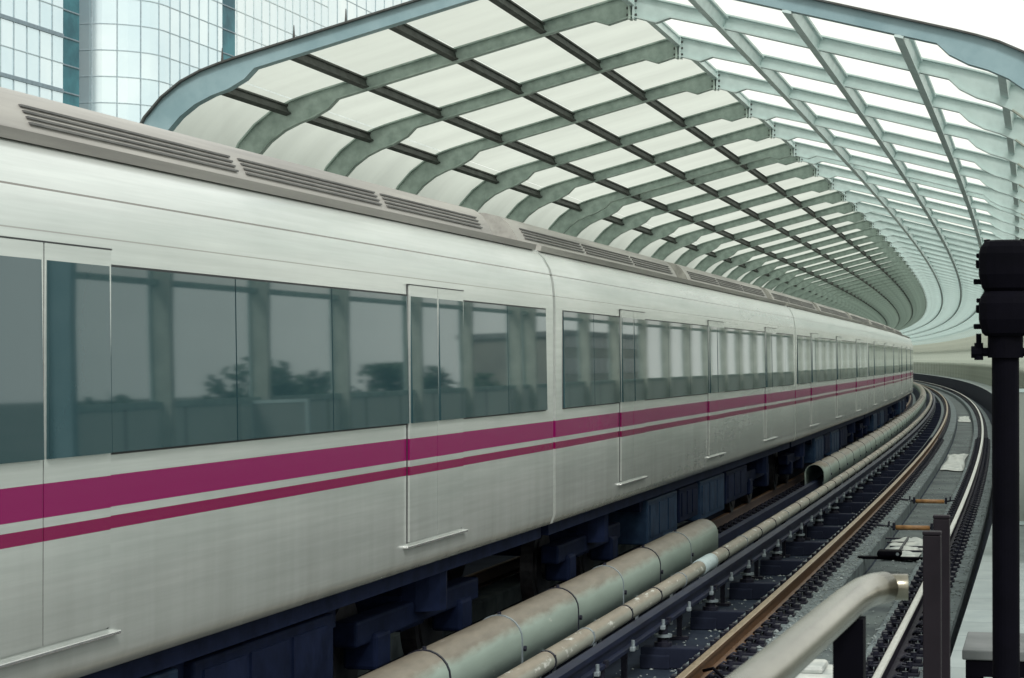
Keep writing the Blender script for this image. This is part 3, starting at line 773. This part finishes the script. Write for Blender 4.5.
# ------------------------------------------------------------------ signal post, bench, rails by the viewer
FL = .75
sp_ = thing('signal_post', 'black signal on a thick black post at the edge of the walkway', 'signal', None, frame(9.35, .215, FL))
bm = bmesh.new()
cyl(bm, (0, 0, .02), (0, 0, 1.93), .058, 24); cyl(bm, (0, 0, 0), (0, 0, .03), .16, 24); cyl(bm, (0, 0, 1.765), (0, 0, 1.93), .075, 24)
for k in range(4):
    a = k * math.pi / 2 + .4; cyl(bm, (.12 * math.cos(a), .12 * math.sin(a), .03), (.12 * math.cos(a), .12 * math.sin(a), .06), .016, 6)
bm_obj('post', bm, M['black'], sp_)
def head(z0, z1):
    bm = bmesh.new()
    # rounded housing seen from its back, waist at both ends
    prof = [(.085, z0), (.098, z0 + .012), (.105, z0 + .04), (.112, z0 + .07), (.112, z1 - .06), (.104, z1 - .03), (.088, z1 - .008), (.06, z1)]
    n = 20; rings = []
    for r, z in prof:
        ring = []
        for k in range(n):
            a = 2 * math.pi * k / n
            c, s_ = math.cos(a), math.sin(a); p = 4.0
            rr = r / ((abs(c) ** p + abs(s_) ** p) ** (1 / p))
            ring.append(bm.verts.new((rr * c, rr * s_, z)))
        rings.append(ring)
    for A, B in zip(rings, rings[1:]):
        for k in range(n): bm.faces.new((A[k], A[(k + 1) % n], B[(k + 1) % n], B[k]))
    bm.faces.new(rings[0]); bm.faces.new(rings[-1])
    h = bm_obj('lamp_housing', bm, M['black'], sp_)
    bm = bmesh.new()
    for sx in (-1, 1):
        for zz, w, t in ((z0 + .03, .022, .022), (z0 + .10, .012, .034), (z0 + .145, .01, .018)):
            box(bm, sx * .112 - w, sx * .112 + w, -.035, .035, zz, zz + t, None, 0, .004)
        box(bm, sx * .075 - .014, sx * .075 + .014, -.03, .03, z1 - .02, z1 + .004, None, 0, .004)
    bm_obj('latch', bm, M['black'], h)
    bm = bmesh.new(); zc = (z0 + z1) / 2
    tube(bm, [(0, .08, zc), (0, .26, zc - .01)], .08, 20, caps=False)
    bm_obj('lens_hood', bm, M['black'], h)
    bm = bmesh.new(); cyl(bm, (0, .10, zc), (0, .125, zc), .07, 20); bm_obj('lens', bm, M['blacklens'], h)
head(1.86, 2.06); head(2.055, 2.275)
bm = bmesh.new()
cyl(bm, (-.125, 0, 1.79), (.125, 0, 1.79), .019, 10)
for sx in (-1, 1):
    cyl(bm, (sx * .113, 0, 1.755), (sx * .113, 0, 1.83), .020, 10); cyl(bm, (sx * .113, 0, 1.83), (sx * .113, 0, 1.87), .012, 10); cyl(bm, (sx * .10, 0, 1.79), (sx * .145, 0, 1.79), .026, 10)
bm_obj('bracket_arm', bm, M['black'], sp_)

b = thing('bench', 'grey topped bench with black frame standing behind the signal post', 'bench', None, frame(10.0, .0, FL))
bm = bmesh.new(); box(bm, -.415, 1.2, -.33, .33, .405, .45, None, 0, .006); bm_obj('seat', bm, M['bench'], b)
bm = bmesh.new(); box(bm, -.40, 1.19, -.32, -.27, .33, .402); box(bm, -.40, 1.19, .27, .32, .33, .402)
bm_obj('apron', bm, M['black'], b)
for x in (-.37, -.165 + .0, .10, .42, .80, 1.15):
    for y in (-.295, .295):
        if x in (-.165,): continue
        bm = bmesh.new(); box(bm, x - .03, x + .03, y - .023, y + .023, 0, .329); bm_obj('leg', bm, M['black'], b)

hr = thing('handrail', 'worn stainless handrail ending in a bend in the bottom foreground', 'handrail', None, frame(0, 0))
r_ = .026
pts = [W(.6, .395, 2.150), W(1.5, .355, 2.150), W(2.4, .322, 2.150), W(3.10, .300, 2.150), W(3.23, .292, 2.150), W(3.295, .281, 2.150), W(3.325, .266, 2.150)]
pts2 = [W(3.328, .263, 2.150), W(3.336, .248, 2.150), W(3.338, .231, 2.150)]
bm = bmesh.new(); tube(bm, pts, r_ * .96, 28)
bm_obj('grip_tube', bm, M['stainless'], hr)
bm = bmesh.new(); tube(bm, pts2, r_ * .80, 28, caps=False); tube(bm, pts2, r_ * .68, 28, caps=False)
bm_obj('end_stub', bm, M['stainless'], hr)
for s in (3.10, 1.2):
    bm = bmesh.new(); box(bm, -.022, .022, -.022, .022, FL, 2.129, frame(s, .299 + (3.10 - s) * .042)); bm_obj('post', bm, M['black'], hr)
bm = bmesh.new(); vs = box(bm, -.006, .006, -1.2, 1.2, -.02, .02)
for v in vs: v.co = frame(1.79, .345, 2.075) @ Matrix.Rotation(.04, 4, 'Z') @ v.co
bm_obj('lower_bar', bm, M['stainless'], hr)
for s, q, zt, lab in ((6.32, .362, 2.0, 'shorter looking dark post nearer the viewer, left of the pair'), (6.98, .368, 2.0, 'dark post just behind and right of its twin')):
    p = thing('fence_post', lab, 'post', 'pair of dark square posts', frame(s, q, FL))
    bm = bmesh.new(); box(bm, -.026, .026, -.026, .026, .012, zt - FL - .012, None, 0, .003); bm_obj('shaft', bm, M['postbrown'], p)
    bm = bmesh.new(); box(bm, -.027, .027, -.027, .027, zt - FL - .011, zt - FL, None, 0, .003); bm_obj('cap', bm, M['postbrown'], p)
    bm = bmesh.new(); box(bm, -.07, .07, -.07, .07, 0, .011, None, 0, .002); bm_obj('base_plate', bm, M['postbrown'], p)

# ------------------------------------------------------------------ towers on the left
def tower(outline, z0, z1, label, fac, mul, rows=2.0, cols=1.9, bands=(), depth=.05, roof=True):
    t = thing('glass_tower', label, 'building', 'glass towers behind the train')
    bm = bmesh.new(); uvl = bm.loops.layers.uv.verify(); acc = 0.0
    vb = [(bm.verts.new((*p, z0)), bm.verts.new((*p, z1))) for p in outline]
    n = len(outline); segs = []
    for i in range(n):
        a, b2 = vb[i], vb[(i + 1) % n]; l = (a[0].co - b2[0].co).length
        f = bm.faces.new((a[0], b2[0], b2[1], a[1]))
        for lp, uv in zip(f.loops, ((acc, z0), (acc + l, z0), (acc + l, z1), (acc, z1))): lp[uvl].uv = uv
        segs.append((Vector(outline[i]), Vector(outline[(i + 1) % n]), acc, l)); acc += l
    bm.faces.new([v[1] for v in vb])
    cen = sum((Vector(p) for p in outline), Vector((0, 0))) / n
    bm_obj('curtain_wall', bm, fac, t)
    bm = bmesh.new(); bmb = bmesh.new()
    for a, b2, acc, l in segs:
        d = (b2 - a) / l; nrm = Vector((d.y, -d.x))
        if nrm.dot((a + b2) / 2 - cen) < 0: nrm = -nrm
        m4 = Matrix(((d.x, nrm.x, 0, a.x), (d.y, nrm.y, 0, a.y), (0, 0, 1, 0), (0, 0, 0, 1)))
        k = math.ceil(acc / cols)
        while k * cols < acc + l:
            x = k * cols - acc; box(bm, x - .04, x + .04, -.02, depth, z0, z1, m4); k += 1
        z = math.ceil(z0 / rows) * rows
        while z < z1:
            big = any(abs(z - q) < .1 for q in bands)
            box(bmb if big else bm, 0, l, -.02, depth * (1.6 if big else .7), z - (.14 if big else .035), z + (.14 if big else .035), m4); z += rows
    bm_obj('mullion_grid', bm, mul, t)
    if bmb.verts: bm_obj('floor_band', bmb, M['bandgrey'], t)
    else: bmb.free()
    return t
def sq(s, q): return (-q, s)      # far things: straight frame is enough
def rounded(s0, s1, q0, q1, r, n=8):
    pts = [sq(s1, q1), sq(s0, q1), sq(s0, q0 + r)]
    for k in range(1, n + 1):
        a = math.pi / 2 * k / n; pts.append(sq(s0 + r - r * math.cos(a), q0 + r - r * math.sin(a)))
    pts.append(sq(s1, q0)); return pts
tower([sq(138.7, 95), sq(100, 95), sq(100, 70), sq(138.7, 70)], -9, 52, 'pale glass tower at the far left edge with dark floor bands', M['facA'], M['mull'], bands=[4 * k + 2 for k in range(-2, 14)])
def slot(s0, s1, q0, label):
    t = thing('stair_tower', label, 'building', 'dark teal glass slots between the towers')
    bm = bmesh.new(); a = (Vector(sq(s0, q0)), Vector(sq(s1, q0)))
    box(bm, -q0 - 14, -q0, s0, s1, -9, 52); bm_obj('glass_shaft', bm, M['teal'], t)
    bm = bmesh.new(); z = -8
    while z < 52: box(bm, -q0 - .02, -q0 + .06, s0 + .05, s1 - .05, z - .05, z + .05); z += 2
    bm_obj('mullion_grid', bm, M['bandgrey'], t)
slot(138.8, 141.6, 70.15, 'dark teal glass shaft left of the round cornered tower')
tower(rounded(145.3, 161.8, 67.2, 83, 5), -9, 52, 'pale blue round cornered glass tower between two dark teal shafts', M['facA'], M['mull'])
slot(161.9, 164.7, 67.25, 'dark teal glass shaft right of the round cornered tower')
tower([sq(188, 95), sq(164.8, 95), sq(164.8, 67.3), sq(188, 67.3)], -9, 52, 'whitish glass tower right of the second dark shaft', M['facC'], M['mullC'])
tower([sq(240, 120), sq(201, 120), sq(201, 72), sq(240, 72)], -9, 58, 'distant white tower half hidden by the front rib', M['facC'], M['mull'], cols=3.1, rows=4, bands=[])

# ------------------------------------------------------------------ what the windows mirror: trees and flats on the right
def tree(s, q, h, r, label):
    t = thing('tree', label, 'tree', 'trees beyond the fence', Matrix.Translation((-q, s, -9)))
    rnd = random.Random(int(s * 7 + h))
    bm = bmesh.new(); cyl(bm, (0, 0, 0), (rnd.uniform(-.3, .3), 0, h * .6), .22, 10, 0, .10)
    for k in range(6):
        a = k * 1.05 + rnd.random(); cyl(bm, (0, 0, h * (.35 + .04 * k)), (r * .6 * math.cos(a), r * .6 * math.sin(a), h * (.6 + .04 * k)), .08, 6, 0, .02)
    bm_obj('trunk', bm, M['bark'], t)
    bm = bmesh.new()
    clumps = [(Vector((rnd.gauss(0, r * .42), rnd.gauss(0, r * .42), h * .68 + rnd.gauss(0, h * .12))), r * rnd.uniform(.25, .5)) for _ in range(16)]
    for _ in range(4200):
        c, cr = rnd.choice(clumps); v = Vector((rnd.gauss(0, 1), rnd.gauss(0, 1), rnd.gauss(0, 1))).normalized() * cr * rnd.random() ** .4
        p = c + v
        if p.z > h: p.z = h - rnd.random() * .4
        a = Vector((rnd.gauss(0, 1), rnd.gauss(0, 1), rnd.gauss(0, 1))).normalized(); b_ = a.orthogonal().normalized() * .17; a *= .30
        bm.faces.new([bm.verts.new(p + w) for w in (-a, b_, a, -b_)])
    bm_obj('crown', bm, M['leaf'], t)
tree(62, -20, 11.9, 3.0, 'dark leafy tree mirrored low in the first train window panes')
tree(79, -22, 12.5, 4.2, 'broad dark tree mirrored in the train windows left of the leaning mullion')
tree(91, -23, 13.6, 4.0, 'tall dark tree mirrored in the middle of the near window band')
tree(105, -22, 12.3, 3.4, 'smaller dark tree mirrored just before the first gangway')
t = thing('apartment_block', 'beige flats mirrored in the train windows beyond the trees', 'building')
bm = bmesh.new(); box(bm, 40, 56, 232, 284, -9, 7); bm_obj('wall', bm, M['aptwall'], t)
bm = bmesh.new(); box(bm, 39.6, 56.4, 231.6, 284.4, 7.003, 7.6); bm_obj('roof', bm, M['deck'], t)
for i in range(12):
    for j in range(5):
        bm = bmesh.new(); box(bm, 39.93, 40.02, 234 + i * 4.1, 236.2 + i * 4.1, -6.6 + j * 3.1, -4.9 + j * 3.1); box(bm, 39.85, 39.99, 233.8 + i * 4.1, 236.4 + i * 4.1, -6.75 + j * 3.1, -6.61 + j * 3.1)
        bm_obj('window', bm, M['aptwin'], t)

# ------------------------------------------------------------------ sky, sun, camera
w = bpy.data.worlds.new('World'); sc.world = w; w.use_nodes = True
nt = w.node_tree; N = nt.nodes; L = nt.links
sky = N.new('ShaderNodeTexSky'); sky.sky_type = 'NISHITA'; sky.sun_disc = False
SUN_EL, SUN_AZ = rad(44), rad(148)      # azimuth from +Y, clockwise towards +X: high, behind and to the right
sky.sun_elevation = SUN_EL; sky.sun_rotation = SUN_AZ; sky.air_density = 1.0; sky.dust_density = 4.0
mx = N.new('ShaderNodeMix'); mx.data_type = 'RGBA'; mx.inputs[0].default_value = 0.86
mx.inputs[7].default_value = (8.6, 8.85, 8.25, 1)
L.new(sky.outputs['Color'], mx.inputs[6]); L.new(mx.outputs[2], N['Background'].inputs['Color'])
N['Background'].inputs['Strength'].default_value = 0.14
sun = bpy.data.lights.new('sun', 'SUN'); sun.energy = 1.9; sun.angle = rad(12); sun.color = (1, .985, .955)
so = bpy.data.objects.new('sun', sun); COL.objects.link(so)
d = Vector((math.sin(SUN_AZ) * math.cos(SUN_EL), math.cos(SUN_AZ) * math.cos(SUN_EL), math.sin(SUN_EL)))
so.rotation_euler = (-d).to_track_quat('-Z', 'Y').to_euler(); so.location = (0, 0, 60)

cam = bpy.data.cameras.new('camera'); co = bpy.data.objects.new('camera', cam); COL.objects.link(co)
cam.sensor_width = 36; cam.lens = 2097.6 * 36 / 1024; cam.clip_end = 6000; cam.clip_start = .05
co.location = (0, 0, EYE); co.rotation_euler = (math.pi / 2 + math.atan(20.86 / 2097.6), 0, TH)
sc.camera = co
cam.dof.use_dof = True; cam.dof.focus_distance = 30; cam.dof.aperture_fstop = 30
sc.view_settings.view_transform = 'Standard'; sc.view_settings.look = 'None'; sc.view_settings.exposure = 0
sc.render.engine = 'CYCLES'
sc.cycles.max_bounces = 10; sc.cycles.transparent_max_bounces = 24
sc.cycles.use_denoising = True
